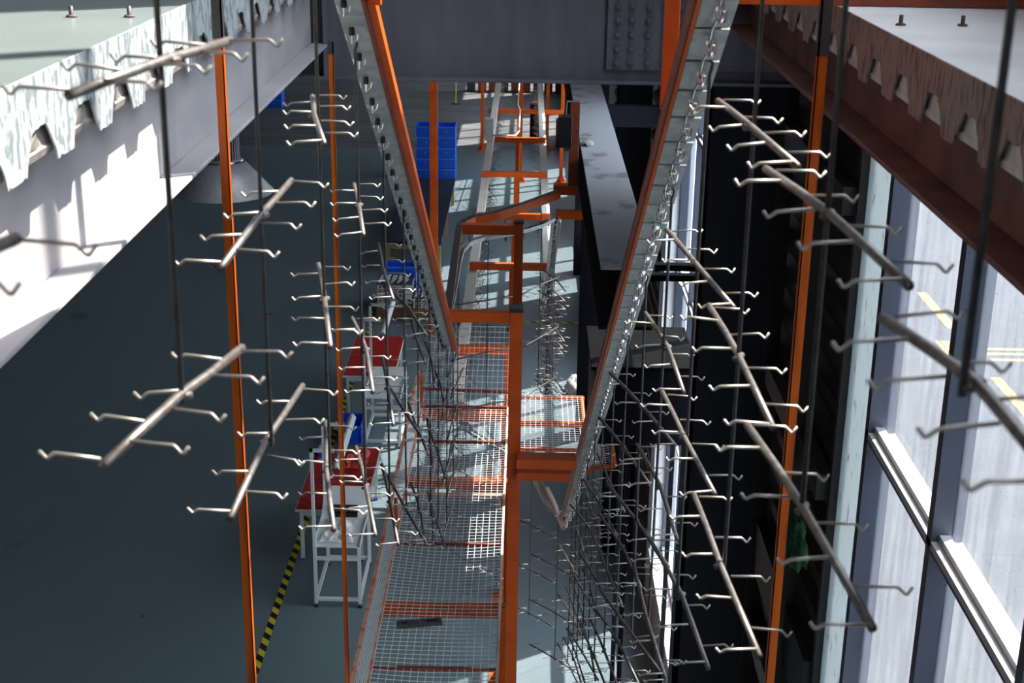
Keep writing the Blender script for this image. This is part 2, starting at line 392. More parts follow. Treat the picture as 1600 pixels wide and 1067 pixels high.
def flutes(sgn, nm, par):
    mb = MB(); y = 2.89-.305*13
    while y < 7.2:
        # folded end of a galvanised deck flute closing the hollow behind each gap
        xa = sgn*1.0005; xb = sgn*1.006
        ya, yb = y-.125, y+.125
        mb.add([(xb, ya, 7.374), (xb, yb, 7.374), (xa, yb, 7.392), (xa, ya, 7.392)], [(0, 1, 2, 3)])
        mb.add([(xa, ya, 7.392), (xa, yb, 7.392), (xb, yb, 7.398), (xb, ya, 7.398)], [(0, 1, 2, 3)])
        mb.add([(xb, ya, 7.398), (xb, yb, 7.398), (xb, yb-.03, 7.45), (xb, ya+.03, 7.45)], [(0, 1, 2, 3)])
        mb.add([(xb-sgn*.004, y-.05, 7.40), (xb-sgn*.004, y+.02, 7.40), (xb-sgn*.010, y-.01, 7.432), (xb-sgn*.004, y-.03, 7.44)], [(0, 1, 2, 3)])
        y += .305
    o = mb.build('deck_flutes', DECK_LIT if sgn > 0 else MATS['grey_deck'], par); o['kind'] = 'structure'  # right flutes take the painted-lit tone, left ones the grey
mat('grey_deck', (.34, .31, .28), .6, .1, (.22, .20, .18), 20, (.4, .7))
flutes(-1, 'deck', s1); flutes(1, 'deck', s2)

# shear studs standing on the slab edges
def stud(x, y, z, lb, grp):
    r = root('shear_stud', (x, y, z), lb, 'stud', grp)
    MB().lathe((x, y, z), [(0, .03), (.006, .03), (.0062, .006), (.009, .003), (.010, 0)], 10).build('shank', DARKSTEEL, r, True)
    MB().lathe((x, y, z), [(.010, 0), (.016, .001), (.013, .006), (.008, .007)], 10).build('weld_collar', mat('weld_rust', (.12, .07, .055), .8) if 'weld_rust' not in MATS else MATS['weld_rust'], r, True)
stud(1.07, 4.19, 7.53, 'small steel stud on the right slab edge, left of its pair', 'slab studs')
stud(1.25, 4.20, 7.53, 'small steel stud on the right slab, right of its pair', 'slab studs')
stud(-1.22, 3.89, 7.55, 'small steel stud on the left slab, left of its pair', 'slab studs')
stud(-1.07, 3.91, 7.55, 'small steel stud on the left slab edge, right of its pair', 'slab studs')

# steel beams round the opening
def ibeam(nm, lb, parts, loc):
    r = root(nm, loc, lb, 'beam')
    for pn, bx, mt in parts: bevel(MB().box(*bx).build(pn, mt, r), .003, 1)
    return r
ibeam('steel_beam', 'pale grey painted steel beam along the left edge of the opening', [
    ('web', (-1.10, -1.085, -1.2, 7.28, 7.05, 7.36), BEAM_L),
    ('top_flange', (-1.19, -1.065, -1.2, 7.28, 7.358, 7.374), BEAM_L),
    ('bottom_flange', (-1.19, -1.0, -1.2, 7.28, 7.035, 7.05), BEAM_L)], (-1.09, 3, 7.04))
b2 = ibeam('steel_beam', 'rusty brown primed steel beam along the right edge of the opening', [
    ('web', (1.10, 1.115, -1.2, 7.28, 7.18, 7.36), BEAM_R),
    ('top_flange', (1.055, 1.2, -1.2, 7.28, 7.358, 7.374), BEAM_R),
    ('bottom_flange', (1.0, 1.2, -1.2, 7.28, 7.165, 7.18), BEAM_R)], (1.1, 3, 7.17))
x = root('cross_beam', (0, 7.4, 6.87), 'wide dark grey steel beam crossing the picture at the top, bolted at its right end', 'beam')
MB().box(-2.2, 1.64, 7.33, 7.35, 6.89, 7.44).build('web', BEAM_X, x)
bevel(MB().box(-2.2, 1.64, 7.24, 7.48, 6.872, 6.89).build('bottom_flange', BEAM_X, x), .003, 1)
MB().box(-2.2, 1.64, 7.24, 7.48, 7.425, 7.44).build('top_flange', BEAM_X, x)
MB().box(-1.02, -1.0, 7.24, 7.33, 6.89, 7.425).build('stiffener', BEAM_X, x)
bevel(MB().box(.40, 1.3, 7.305, 7.33, 6.935, 7.42).build('splice_plate', BEAM_X, x), .003, 1)
bolt = MB().lathe((0, 0, 0), [(0, -.020), (.012, -.020), (.0165, -.015), (.0185, -.015), (.0185, 0), (.024, 0), (.024, .003)], 6).mesh('bolt', BEAM_X)
for r_ in range(7):
    for cx_ in (.455, .525, .61, .69, .77, .85):
        o = inst('bolt', bolt, x, (cx_, 7.302-7.4, 6.975+r_*.07-6.87), (-math.pi/2, 0, random.random()))
        o.rotation_euler = (-math.pi/2, 0, 0)
# dark column under the right end of the cross beam
c = root('steel_column', (1.15, 7.55, 0), 'wide dark navy steel column under the right end of the cross beam', 'column')
MB().box(.98, 1.34, 7.5, 7.515, 0, 6.87).build('flange', COLM, c); MB().box(.98, 1.34, 7.83, 7.845, 0, 6.87).build('flange', COLM, c)
MB().box(1.15, 1.165, 7.515, 7.83, 0, 6.87).build('web', COLM, c)
MB().box(.94, 1.38, 7.46, 7.88, 0, .02).build('base_plate', COLM, c)
c = root('steel_column', (.95, 19.2, 0), 'dark steel column standing far off beside the runway beam', 'column')
MB().box(.80, 1.10, 19.0, 19.015, 0, 5.2).build('flange', COLM, c); MB().box(.80, 1.10, 19.28, 19.295, 0, 5.2).build('flange', COLM, c)
MB().box(.945, .955, 19.015, 19.28, 0, 5.2).build('web', COLM, c)
for yy, lb in ((15.4, 'dark steel column beyond the dark housing, reaching the ceiling'), (27.2, 'very distant dark steel column near the right wall')):
    c = root('steel_column', (1.18, yy, 0), lb, 'column')
    MB().box(1.0, 1.36, yy, yy+.015, 0, 7.44).build('flange', COLM, c); MB().box(1.0, 1.36, yy+.33, yy+.345, 0, 7.44).build('flange', COLM, c); MB().box(1.17, 1.185, yy+.015, yy+.33, 0, 7.44).build('web', COLM, c)
# runway beam below the slab
r = root('runway_beam', (.63, 8.3, 5.2), 'long grey steel runway beam running away under the cross beam, dusty top', 'beam')
bevel(MB().box(.47, .80, 8.35, 45, 5.58, 5.60).build('top_flange', BEAM_TOP, r), .003, 1)
MB().box(.625, .64, 8.35, 45, 5.22, 5.58).build('web', COLM, r)
MB().box(.47, .80, 8.35, 45, 5.20, 5.22).build('bottom_flange', COLM, r)
for yy in (14.3, 22, 30, 38): MB().box(.80, 1.46, yy, yy+.12, 5.35, 5.56).build('bracket', COLM, r)
m = MB()
random.seed(3)
pb = root('paper_scrap', (.53, 12.1, 5.60), 'crumpled pale scrap lying on the runway beam top', 'scrap')
def blob(c, sx, sy, sz, seed, n=14, amp=.25):
    vs = []; fs = []
    for i in range(n+1):
        th = math.pi*i/n
        for j in range(n*2):
            ph = math.tau*j/(n*2); d = Vector((math.sin(th)*math.cos(ph), math.sin(th)*math.sin(ph), math.cos(th)))
            k = 1+amp*noise.noise(d*2.2+Vector((seed, 0, 0)))+amp*.6*noise.noise(d*5+Vector((0, seed, 0)))
            vs.append((c[0]+d.x*sx*k, c[1]+d.y*sy*k, max(c[2]+d.z*sz*k, c[2]-sz*.8)))
    for i in range(n):
        for j in range(n*2):
            a = i*n*2+j; b = i*n*2+(j+1) % (n*2); fs.append((a, b, b+n*2, a+n*2))
    return vs, fs
v, f = blob((.53, 12.1, 5.615), .05, .09, .02, 3); MB().add(v, f).build('scrap', BAG, pb)
# dark housing fixed to the glazed wall
h = root('steel_housing', (1.1, 11.5, 3.3), 'big dark box housing fixed to the window wall, its flat top coloured near-black as shade', 'housing')
bevel(MB().box(.60, 1.44, 11.0, 12.0, 3.30, 3.97).build('body', COLM, h), .01)
bevel(MB().box(.57, 1.44, 10.97, 12.03, 3.97, 4.0).build('lid', mat('shaded_dark_top', (.004, .0038, .0038), .8, 0, (.008, .0075, .0075), 7, (.4, .7), spec=.05), h), .004)  # near-black lid colour stands in for shade on the top
MB().box(.90, .94, 11.1, 11.14, 0, 3.3).build('leg', COLM, h); MB().box(.90, .94, 11.9, 11.94, 0, 3.3).build('leg', COLM, h)
MB().box(1.36, 1.40, 11.1, 11.14, 0, 3.3).build('leg', COLM, h); MB().box(1.36, 1.40, 11.9, 11.94, 0, 3.3).build('leg', COLM, h)
# two dark struts between runway and pier
for z, lb in ((5.03, 'upper dark strut spanning to the window pier'), (4.95, 'lower dark strut spanning to the window pier')):
    tag(MB().box(.64, 1.46, 10.25, 10.33, z, z+.045).build('steel_strut', COLM), lb, 'strut', 'window struts')

# hazard tape on the floor
tag(MB().box(-2.70, -2.62, 9, 39.3, 0, .002).build('hazard_tape', HAZ), 'black and yellow hazard tape running along the floor left of the benches', 'floor tape')
tag(MB().box(-2.62, 1.2, 24.16, 24.24, 0, .002).build('hazard_tape', HAZ), 'black and yellow hazard tape crossing the floor by the pallet', 'floor tape')

# high bay lamp under the left slab
L = root('high_bay_lamp', (-1.53, 7.1, 6.32), 'grey conical high bay lamp hanging under the pale beam', 'lamp')
MB().lathe((-1.53, 7.1, 6.32), [(.252, 0), (.255, .006), (.12, .155), (.11, .16), (.115, .155), (.245, .004), (.252, 0)], 64).build('lamp_shade', LAMPG, L, True)
m = MB()
for k in range(36):
    a = k*math.tau/36; ca, sa = math.cos(a), math.sin(a)
    m.bar((-1.53+ca*.075, 7.1+sa*.075, 6.48), (-1.53+ca*.075, 7.1+sa*.075, 6.62), .004, .036, side=(-sa, ca, 0))
m.lathe((-1.53, 7.1, 6.48), [(0, 0), (.10, 0), (.105, .008), (.10, .014), (.055, .016), (.055, .13), (.09, .135), (.09, .145), (0, .15)], 36)
m.build('heat_sink', LAMPG, L)
MB().lathe((-1.53, 7.1, 6.478), [(.106, 0), (.11, .004), (.106, .01)], 40).build('rim', CHROME, L, True)
MB().tube([(-1.53, 7.1, 6.62), (-1.53, 7.1, 7.44)], .006).build('hanger_rod', DARKSTEEL, L)

# ================================================================ CONVEYORS
def lerp(a, b, t): return [a[i]+(b[i]-a[i])*t for i in range(3)]
# hook line of the upper conveyor
LINC = [(-.48, .6, 9.405), (-.48, 8.25, 5.08)]
LOOP = [(-.48, 8.6, 5.05), (-.48, 9.4, 5.05), (-.48, 10.2, 5.05), (-.47, 10.5, 5.05), (-.42, 10.72, 5.05), (-.32, 10.86, 5.05), (-.15, 10.98, 5.05), (.02, 11.14, 5.05), (.14, 11.3, 5.05), (.235, 11.5, 5.05)]
DOWN = [(.27, 11.75, 5.0), (.30, 16.6, 2.85)]
RFAR = [(.32, 17.2, 2.78), (.32, 41, 2.78)]
RINC = [(.42, 1.0, 9.075), (.42, 10.75, 2.72)]
HAIR = [(.41, 10.95, 2.62), (.37, 11.02, 2.60), (.31, 11.0, 2.62), (.24, 11.1, 2.68), (.13, 11.5, 2.75), (0, 11.75, 2.76), (-.13, 11.98, 2.76), (-.31, 12.2, 2.76), (-.48, 12.45, 2.76), (-.58, 12.75, 2.76), (-.62, 13.2, 2.76)]
LFAR = [(-.64, 14.0, 2.78), (-.64, 41, 2.78)]

def arclen(pts):
    d = [0]
    for a, b in zip(pts[:-1], pts[1:]): d.append(d[-1]+(Vector(b)-Vector(a)).length)
    return d
def at_len(pts, s_):
    d = arclen(pts)
    for i in range(len(pts)-1):
        if s_ <= d[i+1] or i == len(pts)-2:
            t = (s_-d[i])/max(d[i+1]-d[i], 1e-6); p = Vector(lerp(pts[i], pts[i+1], t)); tg = (Vector(pts[i+1])-Vector(pts[i])).normalized()
            return p, tg
def chan(w_, h_, t_=.004, z=.03):
    """inverted channel: flat bottom plate seen from below, short lips upward"""
    a = w_/2
    return [(-a, z), (a, z), (a, z+h_), (a-t_, z+h_), (a-t_, z+t_), (-a+t_, z+t_), (-a+t_, z+h_), (-a, z+h_)]

# trolley: black roller and a bright wire yoke that hangs below the channel
tm = MB(); tm.lathe((0, 0, 0), [(0, .028), (.007, .028), (.009, .020), (.009, .006), (0, .004)], 8, mi=0)
tm.tube([(-.017, 0, .010), (-.014, 0, -.006), (-.006, 0, -.013), (.006, 0, -.013), (.014, 0, -.006), (.017, 0, .010)], .002, 5, 1)
tm.tube([(0, 0, .006), (0, 0, -.018)], .0028, 5, 1)
TROL = tm.mesh('trolley', [BLACK, CHROME])
tm = MB(); tm.tube([(0, 0, .03), (0, .004, -.005), (0, -.006, -.02), (0, -.018, -.018), (0, -.02, -.004)], .0032, 5, 1); tm.tube([(-.006, -.012, -.004), (-.008, -.02, .004), (-.008, -.075, .010), (-.006, -.135, .006), (0, -.15, -.004)], .003, 5, 1); tm.tube([(-.014, 0, .008), (-.010, 0, -.012), (0, 0, -.020), (.010, 0, -.012), (.014, 0, .008)], .0026, 5, 1)
tm.lathe((0, 0, .012), [(.010, .01), (.012, .004), (.010, -.004), (.005, -.006)], 8, mi=1)
TROL2 = tm.mesh('trolley_link', [BLACK, CHROME])

def trolleys(rt, pts, step, me, s0=0.0, s1=None, lim=100, slope=False):
    tot = arclen(pts)[-1]; s_ = s0; n = 0
    s1 = s1 or tot
    while s_ < s1 and n < lim:
        p, t = at_len(pts, s_)
        o = inst('trolley', me, rt, p-rt.location, (math.atan2(t.z, math.hypot(t.x, t.y)) if slope else 0, 0, math.atan2(-t.x, t.y)))
        s_ += step; n += 1

# --- left sloping conveyor
cv = root('sloping_conveyor', (-.48, 8.2, 5.0), 'left sloping overhead conveyor channel of smooth galvanised sheet with small hooks', 'conveyor')
MB().sweep(LINC, [(q+.008, z_) for q, z_ in chan(.072, .035)]).build('channel', GALV, cv)
MB().sweep([(-.48, .6, 9.405), (-.48, 8.45, 4.97)], [(.056, .030), (.078, .030), (.078, .062), (.056, .062)]).build('side_rail', ORANGE, cv)
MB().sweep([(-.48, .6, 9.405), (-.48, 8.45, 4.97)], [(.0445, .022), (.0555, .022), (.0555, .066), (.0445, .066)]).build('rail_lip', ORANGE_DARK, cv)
trolleys(cv, LINC, .186, TROL, 2.2)
# --- right sloping conveyor: plate by plate
cv = root('sloping_conveyor', (.42, 10.7, 2.6), 'right sloping overhead conveyor with segmented galvanised plates and chain links', 'conveyor')
m = MB(); tot = arclen(RINC)[-1]; s_ = 0
while s_ < tot-.02:
    a, _ = at_len(RINC, s_); b, _ = at_len(RINC, min(s_+.158, tot))
    m.sweep([a, b], [(q-.002, z_) for q, z_ in chan(.080, .03)]); s_ += .170
m.build('plates', GALV, cv)
MB().sweep([(.42, 1, 9.1), (.42, 10.8, 2.71)], [(-.036, .04), (.034, .04), (.034, .06), (-.036, .06)]).build('channel', DARKSTEEL, cv)
MB().sweep([(.42, 1, 9.075), (.42, 10.95, 2.61)], [(-.066, .030), (-.050, .030), (-.050, .054), (-.066, .054)]).build('side_rail', ORANGE_DARK, cv)  # shade on the rail's outer face is put into its colour
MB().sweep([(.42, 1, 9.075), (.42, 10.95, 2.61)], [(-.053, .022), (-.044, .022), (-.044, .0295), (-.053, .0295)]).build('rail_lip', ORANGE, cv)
trolleys(cv, RINC, .165, TROL2, 1.6, slope=True)
# --- upper level loop
cv = root('conveyor_loop', (-.1, 10.6, 5.0), 'level conveyor loop with curved orange rail beside the capped centre posts', 'conveyor')
rail = [(-.45, 8.22, 5.325), (-.49, 10.45, 5.24), (-.485, 10.6, 5.235), (-.46, 10.72, 5.235), (-.39, 10.84, 5.24), (-.2, 10.98, 5.25), (0, 11.18, 5.27), (.16, 11.36, 5.29), (.28, 11.52, 5.30)]
MB().sweep(rail, [(-.022, -.03), (.022, -.03), (.022, .035), (-.022, .035)]).build('curved_rail', ORANGE, cv)
MB().sweep([(a, b, c_+.036) for a, b, c_ in rail], [(-.024, 0), (.024, 0), (.024, .003), (-.024, .003)]).build('rail_top', DARKSTEEL, cv)
MB().sweep([(-.48, 8.25, 5.05)]+LOOP[:], chan(.05, .03)).build('channel', GALV, cv)
trolleys(cv, LOOP, .19, TROL, .05)
for i in range(1, 9, 2):
    p = Vector(LOOP[i+1]); q = Vector(rail[min(i, 8)])
    MB().tube([p+Vector((0, 0, .05)), p+Vector((0, 0, .16))], .004).build('hanger', DARKSTEEL, cv)
# --- slope behind the loop, going down to the far level
cv = root('sloping_conveyor', (.28, 14, 3.0), 'narrow galvanised conveyor slope dropping away behind the loop', 'conveyor')
MB().sweep([(.25, 11.55, 5.05)]+DOWN, chan(.075, .03)).build('channel', GALV, cv)
MB().sweep([(.25, 11.6, 5.06)]+DOWN, [(.037, .0), (.045, .0), (.045, .07), (.037, .07)]).build('side_rail', GALV, cv)
trolleys(cv, DOWN, .19, TROL, .05)
# --- far right line
cv = root('level_conveyor', (.32, 28, 2.7), 'far level conveyor rail, right one of the pair', 'conveyor', 'far conveyor rails')
MB().sweep([DOWN[1]]+RFAR, [(-.058, .03), (.058, .03), (.058, .12), (-.058, .12)]).build('rail', RAILW, cv)
trolleys(cv, RFAR, .38, TROL, .1, lim=60)
cv = root('level_conveyor', (-.64, 28, 2.7), 'far level conveyor rail, left one of the pair', 'conveyor', 'far conveyor rails')
MB().sweep([HAIR[-1]]+LFAR, [(-.058, .03), (.058, .03), (.058, .12), (-.058, .12)]).build('rail', RAILW, cv)
trolleys(cv, LFAR, .38, TROL, .1, lim=70)
# --- lower bend under the safety netting
cv = root('conveyor_bend', (0, 11.5, 2.6), 'low hairpin conveyor bend joining the right slope below the netting', 'conveyor')
MB().sweep([(.42, 10.75, 2.72)]+HAIR, chan(.07, .03)).build('channel', GALV, cv)
trolleys(cv, HAIR, .19, TROL, .05)
bp = MB(); bp.sweep([(.24, 11.12, 2.83), (.28, 10.95, 2.82), (.31, 10.8, 2.81), (.335, 10.6, 2.80), (.365, 10.46, 2.79), (.385, 10.5, 2.79), (.395, 10.62, 2.80)], [(-.012, -.02), (.012, -.02), (.012, .02), (-.012, .02)])
bp.build('guide_plate', RAILW, cv)

# ---------------------------------------------------------------- hanging racks
ROD_R, BAR_R, HK_R = .0042, .0066, .0024
T1, TS = .47, .45
m = MB(); m.tube([(0, 0, .012), (.006, 0, .004), (.004, 0, -.008), (0, 0, -.02), (0, 0, -T1-2*TS-.01)], ROD_R, 6); ROD = m.mesh('rod', mat('dark_rod_steel', (.11, .10, .10), .45, .6, (.06, .052, .05), 30, (.4, .7)), True)
bars = []
for kink in (-.010, .0, .012):
    m = MB(); m.tube([(-.004, .33, -.004), (kink*.6, .15, 0), (kink, 0, .004), (kink*.6, -.15, 0), (0, -.335, -.006)], BAR_R, 8)
    m.tube([(kink-.010, -.012, .0), (kink+.010, .012, .0)], .006, 6)
    bars.append(m.mesh('crossbar', STEEL, True))
hooks = []
for k in range(4):
    ln = (.060, .057, .062, .058)[k]; dz = (.0, -.002, .002, -.003)[k]; dy = (0, .003, -.004, .002)[k]
    m = MB(); m.tube([(.004, 0, 0), (ln, dy, dz), (ln+.003, dy-.001, dz-.0015), (ln+.011, dy-.004, dz-.0085), (ln+.014, dy-.004, dz-.0085), (ln+.021, dy-.001, dz+.001)], HK_R, 6)
    hooks.append(m.mesh('hook', WIRE, True))
HPOS = ((.305, 1), (.215, -1), (.125, 1), (.035, -1), (-.055, 1), (-.145, -1), (-.235, 1), (-.325, -1))
def rack(p, heading, label, group, tilt=0.0, rnd=None, ysc=1.0):
    rnd = rnd or random.Random(hash(label) & 0xffff)
    r = root('hanging_rack', p, label, 'hanging rack', group)
    r.rotation_euler = (tilt, rnd.uniform(-.006, .006), heading)
    inst('rod', ROD, r)
    for t in range(3):
        b = inst('crossbar', bars[rnd.randrange(3)], r, (0, .0, -T1-t*TS), (rnd.uniform(-.02, .02), 0, rnd.uniform(-.03, .03))); b.scale = (1, ysc, 1)
        for y, sd_ in HPOS:
            inst('hook', hooks[rnd.randrange(4)], b, (0, y+rnd.uniform(-.012, .012), rnd.uniform(-.002, .002)),
                 (rnd.uniform(-.05, .05), rnd.gauss(0, .035), (0 if sd_ > 0 else math.pi)+rnd.gauss(0, .05)-heading*.6))
    return r
# far copies show no parts: one light mesh
fm = MB(); fm.tube([(0, 0, 0), (0, 0, -T1-2*TS)], ROD_R*1.1, 4)
for t in range(3):
    z = -T1-t*TS; fm.tube([(0, .33, z), (0, -.33, z)], BAR_R, 4)
    for y, sd_ in HPOS: fm.tube([(0, y, z), (sd_*.06, y, z), (sd_*.074, y, z-.012), (sd_*.088, y, z+.002)], HK_R, 3, cap=False)
FAR = fm.mesh('hanging_rack', STEEL)
ORD = ['first', 'second', 'third', 'fourth', 'fifth', 'sixth', 'seventh', 'eighth', 'ninth', 'tenth', 'eleventh', 'twelfth', 'thirteenth', 'fourteenth', 'fifteenth', 'sixteenth', 'seventeenth', 'eighteenth', 'nineteenth', 'twentieth', 'twenty-first', 'twenty-second', 'twenty-third', 'twenty-fourth', 'twenty-fifth', 'twenty-sixth', 'twenty-seventh', 'twenty-eighth', 'twenty-ninth', 'thirtieth', 'thirty-first', 'thirty-second', 'thirty-third', 'thirty-fourth', 'thirty-fifth', 'thirty-sixth', 'thirty-seventh']
D2R = math.radians
rg = random.Random(11)
hl = [-12, -12, -1, 9, 10, 10, 18, 11, 7, 10, 5, 3]
for k in range(10):
    Y = 1.04+.76*k if k else 1.02
    xk = (-.50, -.457)[k] if k < 2 else -.485
    zt = {1: 8.19, 2: 7.80, 3: 7.40, 4: 7.0, 5: 6.59, 6: 6.2, 7: 5.81, 8: 5.41, 9: 5.0}.get(k, 9.100-.524*Y)
    rack((xk, Y, zt+T1), D2R(hl[k]), 'steel hook rack hanging from the left sloping conveyor, %s from the camera' % ORD[k], 'racks on the left slope', rnd=rg, ysc=.68 if k < 2 else 1.0)
hr = [6, 5, 4, 6, 5, 16, 13, 8, 12, 4, 15, 7, 9, 14]
for k in range(14):
    Y = 1.2616+.6828*k
    zt = 9.268-.6663*Y
    if Y > 7: zt = 7.70-.652*(Y-3.11)-T1
    rack((.42, Y, zt+T1), D2R(hr[k]), 'steel hook rack hanging from the right sloping conveyor, %s from the camera' % ORD[k], 'racks on the right slope', rnd=rg, ysc=.65 if k == 0 else 1.0)
for n_, s_ in enumerate((.10, .86, 1.62, 2.35, 2.95)):
    p, t = at_len(LOOP, s_)
    rack(p, math.atan2(-t.x, t.y)+D2R(-4), 'steel hook rack under the level conveyor loop, %s along it' % ORD[n_], 'racks on the loop', rnd=rg)
for n_ in range(7):
    p, t = at_len(DOWN, .2+.76*n_)
    rack(p, D2R(rg.uniform(-3, 25)), 'steel hook rack on the slope behind the loop, %s down it' % ORD[n_], 'racks behind the loop', rnd=rg)
for n_, s_ in enumerate((.12, .75, 1.35, 1.95, 2.6)):
    p, t = at_len(HAIR, s_)
    rack(p, D2R(rg.uniform(5, 55)), 'steel hook rack below the low hairpin bend, %s from its tip' % ORD[n_], 'racks on the hairpin bend', rnd=rg)
def far_rack(p, hd, lb, grp):
    o = bpy.data.objects.new('hanging_rack', FAR); COL.objects.link(o); o.location = p; o.rotation_euler = (0, 0, hd); tag(o, lb, 'hanging rack', grp)
for n_ in range(31):
    far_rack((.32, 17.4+.76*n_, 2.80), D2R(rg.uniform(-12, 25)), 'small distant hook rack on the right far rail, %s beyond the slope' % ORD[n_], 'racks on the far right rail')
for n_ in range(35):
    far_rack((-.64, 14.1+.76*n_, 2.80), D2R(rg.uniform(-12, 25)), 'small distant hook rack on the left far rail, %s beyond the netting' % ORD[n_], 'racks on the far left rail')

# ---------------------------------------------------------------- orange supports
def foot(m_, x_, y_, w_=.08):
    m_.box(x_-.13, x_+.13, y_-.13, y_+.13, 0, .012)
    for dx, dy in ((1, 0), (-1, 0), (0, 1), (0, -1)):
        a = Vector((x_+dx*w_/2, y_+dy*w_/2, .012)); b = Vector((x_+dx*.125, y_+dy*.125, .012)); c_ = Vector((x_+dx*w_/2, y_+dy*w_/2, .18)); n_ = Vector((dy, dx, 0))*.004
        m_.add([a-n_, b-n_, c_-n_, a+n_, b+n_, c_+n_], [(0, 1, 2), (5, 4, 3), (0, 3, 4, 1), (1, 4, 5, 2), (2, 5, 3, 0)])
# nearest centre post B with arms
s_ = root('support_post', (-.035, 8.2, 0), 'thick orange centre post with black cap nearest the camera, arms to both slopes', 'support post')
bevel(MB().box(-.075, .004, 8.16, 8.245, .01, 5.36).build('post', ORANGE, s_), .004)
MB().box(-.077, .006, 8.158, 8.247, 5.36, 5.385).build('post_cap', BLACK, s_)
f_ = MB(); foot(f_, -.035, 8.2); f_.build('base_plate', ORANGE, s_)
bevel(MB().box(-.455, -.075, 8.165, 8.235, 5.29, 5.355).build('arm', ORANGE, s_), .003)
bevel(MB().box(-.02, .345, 8.04, 8.16, 4.39, 4.455).build('arm', ORANGE, s_), .003)
bevel(MB().box(-.02, .315, 8.09, 8.16, 4.29, 4.345).build('arm', ORANGE, s_), .003)
# capped post A behind it
s_ = root('support_post', (-.03, 10.6, 0), 'capped orange centre post just behind the nearest one, carrying the loop', 'support post')
bevel(MB().box(-.072, -.002, 10.56, 10.64, .01, 5.29).build('post', ORANGE, s_), .004)
MB().box(-.074, 0, 10.558, 10.642, 5.29, 5.31).build('post_cap', BLACK, s_)
f_ = MB(); foot(f_, -.037, 10.6); f_.build('base_plate', ORANGE, s_)
bevel(MB().box(-.485, -.072, 10.565, 10.635, 5.20, 5.275).build('arm', ORANGE, s_), .003)
# bracket from loop to runway beam
s_ = root('wall_bracket', (.45, 11.62, 5.08), 'orange arm reaching from the loop end to the runway beam', 'bracket')
bevel(MB().box(.27, .62, 11.6, 11.67, 5.07, 5.14).build('arm', ORANGE, s_), .003)
MB().box(.60, .624, 11.55, 11.72, 5.03, 5.19).build('end_plate', ORANGE, s_)
# drive unit
s_ = root('drive_unit', (.35, 11.62, 5.3), 'orange angled bracket carrying a black drive box at the loop end', 'drive unit')
bevel(MB().box(.36, .44, 11.6, 11.68, 5.36, 6.05).build('bracket_upright', ORANGE_DARK, s_), .003)
bevel(MB().box(.24, .44, 11.58, 11.70, 5.28, 5.36).build('bracket_foot', ORANGE, s_), .003)
bevel(MB().box(.265, .375, 11.45, 11.60, 5.70, 5.95).build('drive_box', BLACK, s_), .006)
MB().tube([(.32, 11.55, 5.95), (.33, 11.6, 6.05), (.40, 11.64, 6.05)], .012, 8).build('cable', BLACK, s_)
# T-posts of the far level conveyors
for n_, (Y, zt, xl, xr) in enumerate(((12.6, 2.93, -.93, -.1), (14.3, 3.0, -.70, -.08), (17.5, 3.0, -.68, .36), (20.1, 3.0, -.68, .38), (22.9, 3.0, -.70, .37), (25.8, 3.0, -.56, .37), (29.9, 2.8, -.78, .80))):
    s_ = root('support_post', (-.14, Y, 0), 'orange T-shaped support post of the far conveyors, %s behind the capped posts' % ORD[n_], 'support post', 'T posts of the far conveyors')
    bevel(MB().box(-.175, -.105, Y-.035, Y+.035, .01, zt-.09).build('post', ORANGE, s_), .003)
    bevel(MB().box(xl, xr, Y-.04, Y+.04, zt-.09, zt).build('arm', ORANGE, s_), .003)
    f_ = MB(); foot(f_, -.14, Y, .07); f_.build('base_plate', ORANGE, s_)
    if n_ > 2:
        MB().box(-.23, -.175, Y-.02, Y+.03, 1.2, 1.28).build('sensor', YEL2 if n_ == 4 else DARKSTEEL, s_)
def portal(Y, xs, xl, xr, z, lb):
    s_ = root('portal_frame', (.5*(xl+xr), Y, 0), lb, 'support frame')
    for xx in xs:
        bevel(MB().box(xx-.045, xx+.045, Y-.045, Y+.045, .01, z-.1).build('post', ORANGE, s_), .003)
        f_ = MB(); foot(f_, xx, Y, .09); f_.build('base_plate', ORANGE, s_)
    bevel(MB().box(xl, xr, Y-.045, Y+.045, z-.1, z).build('beam', ORANGE, s_), .003)
portal(35.46, (-.12, .91), -.82, .97, 2.6, 'orange portal frame far off with its right leg by the dark wall')
portal(39.4, (-1.2, .60), -1.25, .97, 2.3, 'most distant orange portal frame, spanning both rails')
# single tall post behind the cross beam
s_ = root('tall_post', (-1.53, 23.6, 0), 'tall orange post rising left of centre behind the left slope, black plate on top', 'support post')
bevel(MB().box(-1.59, -1.46, 23.54, 23.66, .01, 4.55).build('post', ORANGE, s_), .004)
MB().box(-1.61, -1.44, 23.52, 23.68, 4.55, 4.59).build('post_cap', BLACK, s_)
f_ = MB(); foot(f_, -1.525, 23.6, .12); f_.build('base_plate', ORANGE, s_)
